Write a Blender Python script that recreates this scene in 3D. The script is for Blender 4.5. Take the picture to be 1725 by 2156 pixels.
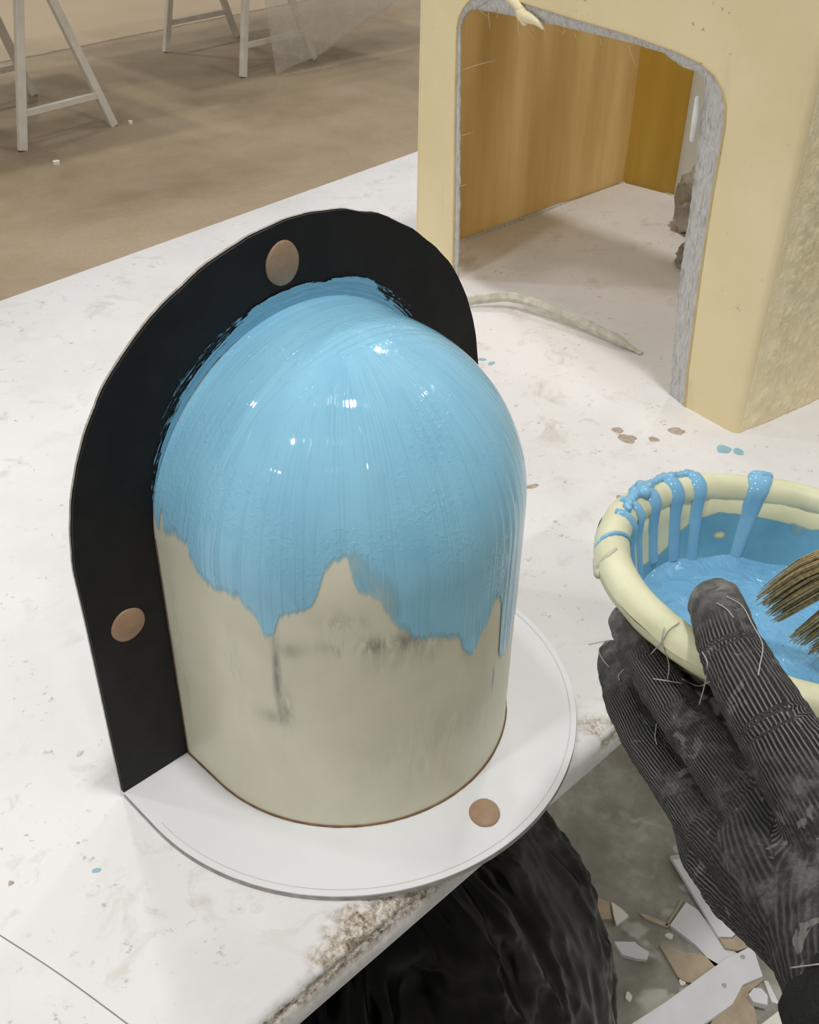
import bpy, bmesh, math, random
import numpy as np
from mathutils import Vector, Matrix, noise
random.seed(7)
for o in list(bpy.data.objects): bpy.data.objects.remove(o)
SC = bpy.context.scene
COL = SC.collection
PI = math.pi

# ------------------------------------------------------------------ camera
cam_d = bpy.data.cameras.new('camera'); cam = bpy.data.objects.new('camera', cam_d); COL.objects.link(cam)
Rx, Ux, Fx = Vector((.715061, -.698897, .015192)), Vector((.401213, .428095, .809792)), Vector((.572465, .572956, -.58652))
m = Matrix((Rx, Ux, -Fx)).transposed().to_4x4(); m.translation = Vector((-.3486, -.4421, .5482))
cam.matrix_world = m
cam_d.sensor_fit = 'VERTICAL'; cam_d.sensor_height = 24.0; cam_d.lens = 24.0 * 2260.836 / 2156
cam_d.clip_start = .02; cam_d.clip_end = 60
SC.camera = cam
# ------------------------------------------------------------------ world, lamps, exposure
SC.view_settings.view_transform = 'Standard'; SC.view_settings.look = 'None'
SC.view_settings.exposure = -0.1; SC.view_settings.gamma = 1; SC.view_settings.use_curve_mapping = False
w = bpy.data.worlds.new('world'); SC.world = w; w.use_nodes = True
w.node_tree.nodes['Background'].inputs[0].default_value = (1.0, .985, .965, 1)
w.node_tree.nodes['Background'].inputs[1].default_value = .36
def bay_lamp(x, y, z, power, size=.42, col=(1, .98, .955)):
    d = bpy.data.lights.new('bay_lamp', 'AREA'); d.shape = 'DISK'; d.size = size; d.energy = power; d.color = col
    o = bpy.data.objects.new('bay_lamp', d); COL.objects.link(o); o.location = (x, y, z)
for (x, y, p) in ((.10, -.55, 95), (-3.4, .1, 62), (-6.6, .2, 50), (4.6, -1.5, 18), (4.0, 1.9, 45), (1.5, 4.2, 70), (-2.6, 4.4, 75), (-1.4, -4.4, 42), (5.6, 5.6, 80), (2.4, 8.4, 80), (-1.0, 8.2, 70)):
    bay_lamp(x, y, 5.0, p)

# ------------------------------------------------------------------ helpers
def nz(x, y=0., z=0.): return noise.noise(Vector((x, y, z)))
def fbm(x, y, z, o=4): return noise.fractal(Vector((x, y, z)), 1.0, 2.0, o)
class NT:
    def __init__(s, name):
        s.m = bpy.data.materials.new(name); s.m.use_nodes = True; s.t = s.m.node_tree
        s.b = s.t.nodes['Principled BSDF']; s.out = s.t.nodes['Material Output']
    def n(s, typ, **k):
        nd = s.t.nodes.new(typ)
        for a, v in k.items():
            if a == 'i':
                for q, x in v.items():
                    if hasattr(x, 'is_linked'): s.t.links.new(x, nd.inputs[q])
                    else: nd.inputs[q].default_value = x
            else: setattr(nd, a, v)
        return nd
    def L(s, a, b): s.t.links.new(a, b)
    def set(s, **k):
        for q, v in k.items():
            q = q.replace('_', ' ')
            if hasattr(v, 'is_linked'): s.L(v, s.b.inputs[q])
            else: s.b.inputs[q].default_value = v
        return s
    def co(s, scale=(1, 1, 1), src='Object', rot=(0, 0, 0)):
        tc = s.n('ShaderNodeTexCoord')
        return s.n('ShaderNodeMapping', i={'Vector': tc.outputs[src], 'Scale': scale, 'Rotation': rot}).outputs[0]
    def noise(s, scale, detail=4, rough=.55, dist=0., vec=None):
        vec = vec or s.co()
        return s.n('ShaderNodeTexNoise', i={'Vector': vec, 'Scale': scale, 'Detail': detail, 'Roughness': rough, 'Distortion': dist}).outputs['Fac']
    def ramp(s, fac, *st):
        r = s.n('ShaderNodeValToRGB', i={'Fac': fac}); e = r.color_ramp.elements
        while len(e) < len(st): e.new(.5)
        for x, (p, c) in zip(e, st):
            x.position = p; x.color = c if hasattr(c, '__len__') and len(c) == 4 else ((c,) * 3 + (1,) if not hasattr(c, '__len__') else tuple(c) + (1,))
        return r.outputs[0]
    def mix(s, f, a, b, mode='MIX'):
        nd = s.n('ShaderNodeMix', data_type='RGBA', blend_type=mode)
        for q, x in ((0, f), (6, a), (7, b)):
            if hasattr(x, 'is_linked'): s.L(x, nd.inputs[q])
            else: nd.inputs[q].default_value = x if not hasattr(x, '__len__') else (tuple(x) + (1,) if len(x) == 3 else x)
        return nd.outputs[2]
    def math(s, op, a, b=0., c=0.):
        nd = s.n('ShaderNodeMath', operation=op)
        for q, x in enumerate((a, b, c)):
            if hasattr(x, 'is_linked'): s.L(x, nd.inputs[q])
            else: nd.inputs[q].default_value = x
        return nd.outputs[0]
    def attr(s, name): return s.n('ShaderNodeAttribute', attribute_name=name).outputs['Fac']
    def bump(s, h, dist=.001, strength=1., nrm=None):
        nd = s.n('ShaderNodeBump', i={'Height': h, 'Distance': dist, 'Strength': strength})
        if nrm: s.L(nrm, nd.inputs['Normal'])
        s.L(nd.outputs[0], s.b.inputs['Normal']); return nd.outputs[0]
def plain(name, col, rough=.6, var=.06, sc=40, bump=0., spec=.3):
    t = NT(name)
    a = tuple(max(0, c * (1 - var * 2)) for c in col); b = tuple(min(1, c * (1 + var)) for c in col)
    nse = t.noise(sc)
    t.set(Base_Color=t.ramp(nse, (.3, a), (.7, b)), Roughness=rough, Specular_IOR_Level=spec)
    if bump: t.bump(t.noise(sc * 4), bump)
    return t.m

def obj(name, vs, fs, mat, parent=None, smooth=False, org=None, attrs=None, uv=None):
    me = bpy.data.meshes.new(name)
    if org is None: org = tuple(parent['_o']) if parent is not None else (0, 0, 0)
    vs = np.asarray(vs, float) - np.asarray(org)
    me.from_pydata(vs.tolist(), [], [list(map(int, f)) for f in fs]); 
    me.materials.append(mat)
    if smooth: me.polygons.foreach_set('use_smooth', [True] * len(me.polygons))
    if attrs:
        for k, v in attrs.items():
            a = me.attributes.new(k, 'FLOAT', 'POINT'); a.data.foreach_set('value', np.asarray(v, np.float32))
    if uv is not None:
        l = me.uv_layers.new(name='UVMap'); idx = np.zeros(len(me.loops), int); me.loops.foreach_get('vertex_index', idx)
        l.data.foreach_set('uv', np.asarray(uv, np.float32)[idx].ravel())
    me.update()
    o = bpy.data.objects.new(name, me); COL.objects.link(o)
    if parent is None: o.location = org
    else: o.parent = parent
    o['_o'] = list(map(float, org))
    return o
def tag(o, label=None, cat=None, group=None, kind=None):
    for k, v in (('label', label), ('category', cat), ('group', group), ('kind', kind)):
        if v: o[k] = v
    return o
def thing(name, loc, label, cat, group=None):
    o = bpy.data.objects.new(name, None); COL.objects.link(o); o.location = loc; o['_o'] = list(map(float, loc))
    o.empty_display_size = .05
    return tag(o, label, cat, group)
def grid_faces(nu, nv, off=0, wrap=False):
    f = []
    for i in range(nu - 1 + (1 if wrap else 0)):
        j2 = (i + 1) % nu
        for j in range(nv - 1):
            f.append((off + i * nv + j, off + i * nv + j + 1, off + j2 * nv + j + 1, off + j2 * nv + j))
    return f
def fixn(o):
    bm = bmesh.new(); bm.from_mesh(o.data); bmesh.ops.recalc_face_normals(bm, faces=bm.faces); bm.to_mesh(o.data); bm.free(); return o
def box_v(c, ax, ay, az, hx, hy, hz):
    c = Vector(c); ax, ay, az = Vector(ax), Vector(ay), Vector(az)
    vs = [tuple(c + ax * (sx * hx) + ay * (sy * hy) + az * (sz * hz)) for sx in (-1, 1) for sy in (-1, 1) for sz in (-1, 1)]
    return vs, [(0, 1, 3, 2), (4, 6, 7, 5), (0, 4, 5, 1), (2, 3, 7, 6), (0, 2, 6, 4), (1, 5, 7, 3)]
def bevel(o, wd, seg=2):
    bm = bmesh.new(); bm.from_mesh(o.data); bmesh.ops.recalc_face_normals(bm, faces=bm.faces)
    bmesh.ops.bevel(bm, geom=list(bm.edges), offset=wd, segments=seg, affect='EDGES', profile=.5); bm.to_mesh(o.data); bm.free(); return o
def beam(name, a, b, wd, ht, mat, parent, up=(0, 0, 1), bev=.002):
    a, b = Vector(a), Vector(b); d = (b - a); L = d.length; d.normalize()
    s = d.cross(Vector(up)).normalized(); u = s.cross(d)
    v, f = box_v((a + b) / 2, d, s, u, L / 2, wd / 2, ht / 2)
    return bevel(obj(name, v, f, mat, parent), bev, 1)
def catmull(P, n):
    P = [np.asarray(p, float) for p in P]; P = [2 * P[0] - P[1]] + P + [2 * P[-1] - P[-2]]; out = []
    for i in range(1, len(P) - 2):
        for k in range(n):
            t = k / n; a, b, c, d = P[i - 1:i + 3]
            out.append(.5 * ((2 * b) + (-a + c) * t + (2 * a - 5 * b + 4 * c - d) * t * t + (-a + 3 * b - 3 * c + d) * t ** 3))
    out.append(P[-2]); return out
def tube(P, rad, seg=8, sub=4, cap=True, flat=1.0, nrm=None):
    """closed tapered tube through points, radii per point; flat squashes along the frame normal"""
    pr = catmull([tuple(p) + (r,) for p, r in zip(P, rad)], sub) if len(P) > 1 else P
    C = [Vector(q[:3]) for q in pr]; R = [max(q[3], 1e-5) for q in pr]; n = len(C)
    T = [(C[min(i + 1, n - 1)] - C[max(i - 1, 0)]).normalized() for i in range(n)]
    u = Vector(nrm) if nrm is not None else T[0].orthogonal(); vs = []; 
    rings = []
    if cap:
        for a in (75, 50, 25): rings.append((C[0] - T[0] * R[0] * math.sin(math.radians(a)), T[0], R[0] * math.cos(math.radians(a))))
    rings += list(zip(C, T, R))
    if cap:
        for a in (25, 50, 75): rings.append((C[-1] + T[-1] * R[-1] * math.sin(math.radians(a)), T[-1], R[-1] * math.cos(math.radians(a))))
    for c, t, r in rings:
        u = (u - t * u.dot(t)).normalized(); v = t.cross(u)
        for k in range(seg):
            a = 2 * PI * k / seg; vs.append(tuple(c + (u * (math.cos(a) * flat) + v * math.sin(a)) * r))
    k = len(rings); fs = []
    for i in range(k - 1):
        for j in range(seg):
            fs.append((i * seg + j, i * seg + (j + 1) % seg, (i + 1) * seg + (j + 1) % seg, (i + 1) * seg + j))
    fs.append(tuple(range(seg))[::-1]); fs.append(tuple((k - 1) * seg + j for j in range(seg)))
    return vs, fs
def merge(parts):
    V, F = [], []
    for v, f in parts:
        o = len(V); V += list(v); F += [tuple(i + o for i in q) for q in f]
    return V, F
def prism(poly, z0, z1, jag=0.):
    """solid slab from a floor outline"""
    n = len(poly); bm = bmesh.new()
    vb = [bm.verts.new((x, y, z0)) for x, y in poly]
    vt = [bm.verts.new((x + random.uniform(-jag, jag), y + random.uniform(-jag, jag), z1)) for x, y in poly]
    f1 = bm.faces.new(vb[::-1]); f2 = bm.faces.new(vt)
    for i in range(n): bm.faces.new((vb[i], vb[(i + 1) % n], vt[(i + 1) % n], vt[i]))
    bm.normal_update(); bmesh.ops.triangulate(bm, faces=[f1, f2], quad_method='BEAUTY', ngon_method='EAR_CLIP'); bmesh.ops.recalc_face_normals(bm, faces=bm.faces)
    bm.verts.index_update(); V = [tuple(v.co) for v in bm.verts]; F = [tuple(v.index for v in f.verts) for f in bm.faces]; bm.free()
    return V, F
def sm(a, b, x):
    t = np.clip((x - a) / (b - a), 0, 1); return t * t * (3 - 2 * t)

def remesh(name, v, f, vox, it):
    me = bpy.data.meshes.new('tmp'); me.from_pydata([tuple(q) for q in v], [], f); o = bpy.data.objects.new('tmp', me); COL.objects.link(o)
    md = o.modifiers.new('r', 'REMESH'); md.mode = 'VOXEL'; md.voxel_size = vox
    md = o.modifiers.new('s', 'SMOOTH'); md.iterations = it; md.factor = .5
    dg = bpy.context.evaluated_depsgraph_get(); m2 = o.evaluated_get(dg).to_mesh()
    co = np.zeros(len(m2.vertices) * 3); m2.vertices.foreach_get('co', co); F = [tuple(p.vertices) for p in m2.polygons]
    nr_ = np.zeros(len(m2.vertices) * 3); m2.vertices.foreach_get('normal', nr_)
    o.evaluated_get(dg).to_mesh_clear(); bpy.data.objects.remove(o); bpy.data.meshes.remove(me)
    return co.reshape(-1, 3), F, nr_.reshape(-1, 3)

FLOOR = -.8; TT = -.0045            # floor level, table top level (the plug's base board top is 0)
# ------------------------------------------------------------------ floor
t = NT('concrete_floor')
c0 = t.co()
big = t.noise(1.1, 5, .6, .4, c0); mid = t.noise(5, 6, .65, .2, c0); fine = t.noise(60, 3, .6, 0, c0)
col = t.ramp(big, (.34, (.230, .170, .098)), (.50, (.300, .230, .140)), (.68, (.360, .282, .182)))
col = t.mix(t.math('MULTIPLY', t.ramp(mid, (.35, 0.), (.7, 1.)), .45), col, (.40, .325, .235))
col = t.mix(t.math('MULTIPLY', t.ramp(fine, (.45, 0.), (.75, 1.)), .18), col, (.16, .125, .085))
sep = t.n('ShaderNodeSeparateXYZ', i={'Vector': c0}); X, Y = sep.outputs[0], sep.outputs[1]
# the slab beyond the joint line is paler; near the bench its grey shade is painted into the colour, with pale dust blots
jl = t.math('SUBTRACT', t.math('SUBTRACT', Y, t.math('MULTIPLY', X, .1)), 4.76)
jl = t.math('ADD', jl, t.math('MULTIPLY', t.math('SUBTRACT', t.noise(9, 3, .6, 0, c0), .5), .05))
col = t.mix(t.math('MULTIPLY', t.ramp(jl, (.0, 0.), (.02, 1.)), .7), col, (.46, .36, .24))
col = t.mix(t.ramp(t.math('ABSOLUTE', jl), (.0, .75), (.022, 0.)), col, (.13, .095, .065))
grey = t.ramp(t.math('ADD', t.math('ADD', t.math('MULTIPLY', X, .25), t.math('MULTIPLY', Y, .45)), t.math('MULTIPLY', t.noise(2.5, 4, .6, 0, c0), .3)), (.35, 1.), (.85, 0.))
shade_col = t.ramp(t.noise(14, 5, .6, .2, c0), (.36, (.26, .25, .205)), (.52, (.335, .325, .275)), (.66, (.45, .44, .39)))
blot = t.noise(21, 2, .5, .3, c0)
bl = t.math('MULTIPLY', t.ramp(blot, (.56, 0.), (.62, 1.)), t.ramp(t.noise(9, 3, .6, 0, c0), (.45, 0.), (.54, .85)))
shade_col = t.mix(bl, shade_col, (.56, .55, .49))
col = t.mix(grey, col, shade_col)
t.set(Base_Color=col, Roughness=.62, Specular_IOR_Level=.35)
t.bump(t.noise(140, 4, .6, 0, c0), .0012, .5)
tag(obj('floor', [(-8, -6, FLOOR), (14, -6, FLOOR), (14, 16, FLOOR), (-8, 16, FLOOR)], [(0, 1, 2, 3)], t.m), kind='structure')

# ------------------------------------------------------------------ worktable
def rough_white(name, warm=(.775, .76, .75)):
    t = NT(name); c = t.co()
    n1 = t.noise(7, 6, .62, .3, c); n2 = t.noise(26, 5, .7, .6, c); n3 = t.noise(120, 4, .7, 0, c)
    col = t.ramp(n1, (.30, tuple(x * .92 for x in warm)), (.52, warm), (.75, tuple(min(1, x * 1.04) for x in warm)))
    col = t.mix(t.math('MULTIPLY', t.ramp(n2, (.54, 0.), (.70, 1.)), t.ramp(n1, (.40, 0.), (.56, .75))), col, (.58, .53, .48))
    sp = t.math('MULTIPLY', t.ramp(n3, (.62, 0.), (.70, 1.)), t.ramp(t.noise(15, 3, .6, 0, c), (.48, 0.), (.58, .7)))
    col = t.mix(sp, col, (.36, .31, .27))
    ch = t.attr('chip')
    chc = t.ramp(t.noise(210, 6, .75, .4, c), (.36, (.13, .10, .07)), (.47, (.42, .36, .28)), (.58, (.72, .67, .60)))
    col = t.mix(ch, col, chc)
    t.set(Base_Color=col, Roughness=.5, Specular_IOR_Level=.35)
    t.bump(t.math('ADD', t.math('MULTIPLY', n2, .5), t.math('MULTIPLY', n3, .35)), .0012, .5)
    return t.m
M_TABLE = rough_white('worn_white_tabletop')
tb = thing('worktable', (.3, .27, FLOOR), 'long white worktable with scuffed top and chipped rounded edge, carrying the blue-painted mould', 'table')
xs = np.concatenate([np.arange(-1.3, -.34, .04), np.arange(-.34, .36, .0014), np.arange(.36, 2.01, .03)])
prof = [(-.30, 0)] + [(y, 0) for y in np.linspace(-.12, -.160, 14)]
prof = [(-.05, 0), (-.09, 0)] + [(float(y), 0.) for y in np.linspace(-.115, -.160, 18)]
for a in np.linspace(90, 0, 9)[1:]: prof.append((-.168 - .012 * math.cos(math.radians(a)), -.012 + .012 * math.sin(math.radians(a))))
prof += [(-.180, -.017), (-.180, -.022), (-.180, -.027), (-.178, -.030), (-.12, -.030)]
V, chip = [], []
for x in xs:
    yf = .7236 + .094 * x
    row = [(yf, -.030), (yf, 0.), (yf * .5, 0.)] + prof
    for (y, z) in row:
        c = 0.; dy = dz = 0.
        if y < -.10 and z > -.026:
            e = sm(-.140, -.172, y)
            v = fbm(x * 11 + 3.1, y * 22, z * 22, 4) * .55 + nz(x * 4.3, 7.7, 0) * .55 + fbm(x * 70, y * 80, z * 80, 3) * .22
            v += .30 * math.exp(-((x - .11) / .045) ** 2) + .12 * math.exp(-((x + .09) / .06) ** 2)
            c = float(np.clip((v - (.82 - .66 * e)) * 5, 0, 1)) * (1 if e > .35 else 0)
            if z < -.016: c *= .25
            d = c * .0030 * (.5 + .7 * fbm(x * 300, y * 300, z * 300, 2) + .3)
            dz -= d * (1 if z > -.008 else .3); dy += d * (1 if z < -.004 else 0)
        V.append((x, y + dy, TT + z + dz)); chip.append(c)
nv = len(row)
F = grid_faces(len(xs), nv)
for k in range(len(xs) - 1): F.append((k * nv + nv - 1, k * nv, (k + 1) * nv, (k + 1) * nv + nv - 1))
F.append(tuple(range(nv))); F.append(tuple((len(xs) - 1) * nv + j for j in range(nv))[::-1])
top = fixn(obj('tabletop', V, F, M_TABLE, tb, True, attrs={'chip': chip}))
M_STEEL = plain('grey_table_steel', (.22, .22, .22), .5)
for x in (-1.2, 1.9):
    for y in (-.1, .6): beam('leg', (x, y, FLOOR), (x, y, TT - .03), .045, .045, M_STEEL, tb, up=(0, 1, 0))
def blotch(cx, cy, r, z0, h, mat, name, parent, seed, asp=1., rot=0.):
    pts = []
    for k in range(14):
        a = 2 * PI * k / 14; rr = r * (1 + .45 * nz(math.cos(a) * 1.4 + seed, math.sin(a) * 1.4, seed * 3.1))
        px, py = rr * math.cos(a) * asp, rr * math.sin(a)
        pts.append((cx + px * math.cos(rot) - py * math.sin(rot), cy + px * math.sin(rot) + py * math.cos(rot)))
    v, f = prism(pts, z0, z0 + h)
    return obj(name, v, f, mat, parent)
M_BLUESPOT = plain('dried_blue_paint', (.30, .52, .62), .5)
M_TANSPOT = plain('brown_resin_stain', (.47, .39, .32), .5, .15, 200)
for i, (x, y, r, mm, asp) in enumerate(((.4841, -.036, .0062, 0, 1.3), (.490, -.048, .0045, 0, 1.2), (.4475, .2468, .003, 0, 1.5), (.4486, .234, .003, 0, 1.4), (-.201, -.0353, .0026, 0, .6),
        (.4309, .0397, .0075, 1, 1.3), (.437, .056, .0055, 1, 1), (.449, .0215, .0045, 1, 1.2), (.478, .0145, .0065, 1, 1.2), (-.242, -.0082, .0016, 1, 1), (.345, -.02, .004, 1, 2), (.30, .05, .003, 1, 2.2))):
    o = blotch(x, y, r, TT - .0004, .0008, (M_BLUESPOT, M_TANSPOT)[mm], ('paint_spot', 'stain')[mm], tb, i * 2.7, asp, i * 1.1)
M_PENCIL = plain('pencil_line', (.28, .26, .25), .7)
v, f = tube([(-.268, -.018, TT), (-.2631, -.0344, TT), (-.2504, -.0804, TT), (-.24, -.126, TT), (-.236, -.145, TT)], [.0004] * 5, 5, 4)
tag(obj('hairline_crack', v, f, M_PENCIL, tb), 'thin dark crack line')

# ------------------------------------------------------------------ mould plug
R, D, HC, WF = .11, .03602, .17694, .0491
plug = thing('mould_plug', (0, 0, TT), 'domed cream mould coated in wet blue paint, with black arched back plate and white base', 'mould')
M_BOARD = NT('white_faced_board'); tt_ = M_BOARD
cb = tt_.co(); n1 = tt_.noise(9, 4, .6, .2, cb)
tt_.set(Base_Color=tt_.ramp(n1, (.35, (.76, .765, .775)), (.65, (.83, .835, .845))), Roughness=.38, Specular_IOR_Level=.4); M_BOARD = tt_.m
def dcurve(r, n=90, y0=0.):
    pts = [(-r, y0)]
    for k in range(n + 1):
        a = PI * k / n; pts.append((-r * math.cos(a), -D - r * math.sin(a)))
    pts.append((r, y0)); return pts
RB = R + WF
bp = dcurve(RB); bp[0] = (-RB, .006); bp[-1] = (RB, .006)
v, f = prism(bp, TT, 0.)
base = bevel(obj('base_board', v, f, M_BOARD, plug), .0008, 1) if False else obj('base_board', v, f, M_BOARD, plug)
M_EDGE = plain('raw_board_edge', (.42, .39, .35), .8, .15, 120)
V, F = [], []
ep = dcurve(RB + .0003, 120)
for k, (x, y) in enumerate(ep):
    j = .0006 * nz(k * .9, 3); V += [(x * (1 + j), y * (1 + j), TT + .0003), (x * (1 + j), y * (1 + j), -.0012 + .0005 * nz(k * .6, 9))]
obj('board_edge', V, grid_faces(len(ep), 2), M_EDGE, base)
def ribbon(pts, wd, z): 
    V = []
    for i, p in enumerate(pts):
        a, b = Vector(pts[max(i - 1, 0)]), Vector(pts[min(i + 1, len(pts) - 1)]); tn = (b - a).normalized(); nn = Vector((-tn[1], tn[0]))
        V += [(p[0] + nn[0] * wd, p[1] + nn[1] * wd, z), (p[0] - nn[0] * wd, p[1] - nn[1] * wd, z)]
    return V, grid_faces(len(pts), 2)
v, f = ribbon(dcurve(RB - .0042)[1:-1], .00022, .00012)
obj('pencil_line', v, f, plain('faint_pencil', (.60, .56, .55), .6), base)
# black back plate with hand-cut arch outline
M_BLACK = NT('matt_black_plate'); t = M_BLACK; c = t.co()
t.set(Base_Color=t.ramp(t.noise(60, 5, .6, 0, c), (.35, (.0075, .0075, .0072)), (.75, (.0135, .013, .0125))), Roughness=t.ramp(t.noise(14, 4, .6, 0, c), (.3, .5), (.7, .68)), Specular_IOR_Level=.28)
t.bump(t.noise(900, 2, .6, 0, c), .0002, .5); M_BLACK = t.m
op = [(-RB, 0.)]
for k in range(1, 5): op.append((-RB - .0008 * nz(k, 1.), HC * k / 5))
for k in range(97):
    a = PI - PI * k / 96; r = RB + .0009 * nz(k * .33, 5.5)
    if 118 < math.degrees(a) < 166: r += .0022 * math.sin(PI * (math.degrees(a) - 118) / 48)
    op.append((r * math.cos(a), HC + r * math.sin(a)))
for k in range(4, -1, -1): op.append((RB + .0005 * nz(k, 3.), HC * k / 5))
n = len(op); PT = .0032
bm = bmesh.new()
fr = [bm.verts.new((x, 0, z)) for x, z in op]; bk = [bm.verts.new((x, PT, z)) for x, z in op]
f1 = bm.faces.new(fr); f2 = bm.faces.new(bk[::-1])
for i in range(n): bm.faces.new((fr[i], fr[(i + 1) % n], bk[(i + 1) % n], bk[i]))
bm.normal_update(); bmesh.ops.triangulate(bm, faces=[f1, f2], quad_method='BEAUTY', ngon_method='EAR_CLIP'); bmesh.ops.recalc_face_normals(bm, faces=bm.faces); bm.verts.index_update()
plate = obj('back_plate', [tuple(q.co) for q in bm.verts], [tuple(q.index for q in ff.verts) for ff in bm.faces], M_BLACK, plug); bm.free()
tag(plate, 'matt black arched back plate')
V = []
for k, (x, z) in enumerate(op[:78]):
    cx, cz = (0, HC) if z > HC else (0, z); dx, dz = x - cx, z - cz; l = math.hypot(dx, dz); j = .0005 + .0004 * nz(k * .7, 2)
    V += [(x + dx / l * .0004, .0012 + j, z + dz / l * .0004), (x + dx / l * .0004, PT + .0002, z + dz / l * .0004)]
obj('raw_edge', V, grid_faces(78, 2), plain('pale_plate_edge', (.42, .40, .34), .7, .2, 300), plate)
# registration buttons: shallow tan cones
M_TAN = NT('tan_clay'); t = M_TAN; c = t.co()
t.set(Base_Color=t.ramp(t.noise(90, 4, .6, 0, c), (.3, (.33, .215, .135)), (.7, (.42, .285, .185))), Roughness=.5, Specular_IOR_Level=.3); t.bump(t.noise(250, 4), .0006, .5); M_TAN = t.m
def button(c, ax, ay, nn, ra, rb, h, lab):
    c, ax, ay, nn = Vector(c), Vector(ax), Vector(ay), Vector(nn); V = []; S_ = 32; prof = ((1.0, 0), (.98, .25), (.9, .42), (.6, .66), (.3, .85), (.1, .97))
    for (r, z) in prof:
        for k in range(S_):
            a = 2 * PI * k / S_; j = 1 + .03 * nz(math.cos(a) * 1.5, math.sin(a) * 1.5, c[0] * 50)
            V.append(tuple(c + ax * (ra * r * j * math.cos(a)) + ay * (rb * r * j * math.sin(a)) + nn * (h * z)))
    V.append(tuple(c + nn * h)); F = []
    for i in range(len(prof) - 1):
        for k in range(S_): F.append((i * S_ + k, i * S_ + (k + 1) % S_, (i + 1) * S_ + (k + 1) % S_, (i + 1) * S_ + k))
    for k in range(S_): F.append(((len(prof) - 1) * S_ + k, (len(prof) - 1) * S_ + (k + 1) % S_, len(V) - 1))
    return tag(fixn(obj('registration_button', V, F, M_TAN, plug, True)), lab)
button((-.0085, 0, .3135), (1, 0, 0), (0, 0, 1), (0, -1, 0), .0115, .0128, .003, 'tan button at the top of the black plate')
button((-.1355, 0, .1285), (1, 0, 0), (0, 0, 1), (0, -1, 0), .0110, .0112, .003, 'tan button low on the left of the black plate')
button((-.0045, -.1695, 0), (.707, -.707, 0), (.707, .707, 0), (0, 0, 1), .0099, .0108, .0036, 'tan button on the white base board')
# the cream core
def P_core(s, q, off=0.):
    """s along the D-shaped base curve, q up the wall then over the dome"""
    if s <= D: c, n_ = (0., -s), (-1., 0.)
    elif s <= D + PI * R: a = (s - D) / R; c, n_ = (0., -D), (-math.cos(a), -math.sin(a))
    else: c, n_ = (0., -D + (s - D - PI * R)), (1., 0.)
    r = R + off
    if q <= HC: return (c[0] + n_[0] * r, c[1] + n_[1] * r, q)
    ph = (q - HC) / R
    return (c[0] + n_[0] * r * math.cos(ph), c[1] + n_[1] * r * math.cos(ph), HC + r * math.sin(ph))
SL = 2 * D + PI * R; QT = HC + R * PI / 2
t = NT('cream_filler'); c = t.co()
n1 = t.noise(10, 5, .6, .3, c); n2 = t.noise(34, 5, .65, .5, t.co((1, 1, .35)))
col = t.ramp(n1, (.3, (.66, .635, .48)), (.55, (.76, .735, .575)), (.75, (.81, .785, .63)))
col = t.mix(t.math('MULTIPLY', t.attr('smudge'), t.ramp(t.math('ADD', t.math('MULTIPLY', n2, .5), t.math('MULTIPLY', t.noise(90, 5, .7, .8, t.co((1, 1, .25))), .5)), (.44, 0.), (.54, .9))), col, (.17, .165, .14))
t.set(Base_Color=col, Roughness=.36, Specular_IOR_Level=.42)
t.bump(n2, .0004, .4); M_CORE = t.m
ns, nq = 240, 120; V = []; SMG = []
smudges = ((.150, .150, .030, .006, .8), (.128, .168, .012, .006, .6), (.0905, .125, .0022, .030, 1.), (.0955, .100, .003, .012, .7), (.0865, .090, .010, .006, .45), (.062, .115, .004, .030, .25),
           (.17, .14, .03, .012, .35), (.010, .10, .004, .05, .25), (.235, .08, .0008, .012, .8), (.19, .06, .05, .03, .18), (.10, .145, .006, .005, .5))
for i in range(ns + 1):
    s = SL * i / ns
    for j in range(nq + 1):
        q = QT * j / nq; V.append(P_core(s, q))
        SMG.append(min(1, sum(a * math.exp(-((s - sx) / wx) ** 2 - ((q - qx) / wq) ** 2) for sx, qx, wx, wq, a in smudges)))
core = obj('core', V, grid_faces(ns + 1, nq + 1), M_CORE, plug, True, attrs={'smudge': SMG}); fixn(core)
tag(core, 'cream domed body')
pts = [P_core(SL * i / 160, 0) for i in range(161)]
v, f = tube([(x * 1.002, y * 1.002 if y < -D else y, .0004) for x, y, z in pts], [.0008 + .0003 * nz(i * .4, 1) for i in range(161)], 6, 1)
obj('wax_fillet', v, f, plain('brown_wax', (.22, .12, .055), .5, .2, 150), plug, True)
v, f = tube([(-R * math.cos(PI * k / 60) * 1.001, -.0003, HC + R * math.sin(PI * k / 60) * 1.001) if False else (-R, -.0004, HC * k / 20) for k in range(21)], [.0007] * 21, 6, 1)
obj('wax_fillet', v, f, plain('brown_wax_seam', (.16, .10, .06), .5, .2, 150), plug, True)

# ------------------------------------------------------------------ wet blue coat
edge = [(0, .197), (.0031, .187), (.0097, .183), (.0216, .186), (.0329, .190), (.0347, .182), (.0438, .172), (.0531, .170), (.0637, .174), (.0654, .172), (.0700, .174), (.0740, .168), (.0809, .1625), (.0857, .150), (.0900, .153), (.0952, .168), (.1032, .172), (.1110, .176), (.1159, .186), (.1190, .197), (.1241, .204), (.1317, .206), (.1343, .1935), (.1366, .186), (.1398, .183), (.1485, .170), (.1564, .156), (.1674, .149), (.1761, .1445), (.1854, .142), (.1955, .137), (.2014, .126), (.2066, .117), (.2118, .118), (.2154, .127), (.2237, .136), (.2277, .1445), (.2331, .1445), (.2377, .136), (.2395, .09), (.243, .086), (.256, .085), (.265, .10), (.30, .11), (SL, .12)]
ex, ey = np.array(edge).T
t = NT('wet_blue_paint')
uvn = t.n('ShaderNodeTexCoord').outputs['UV']
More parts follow.
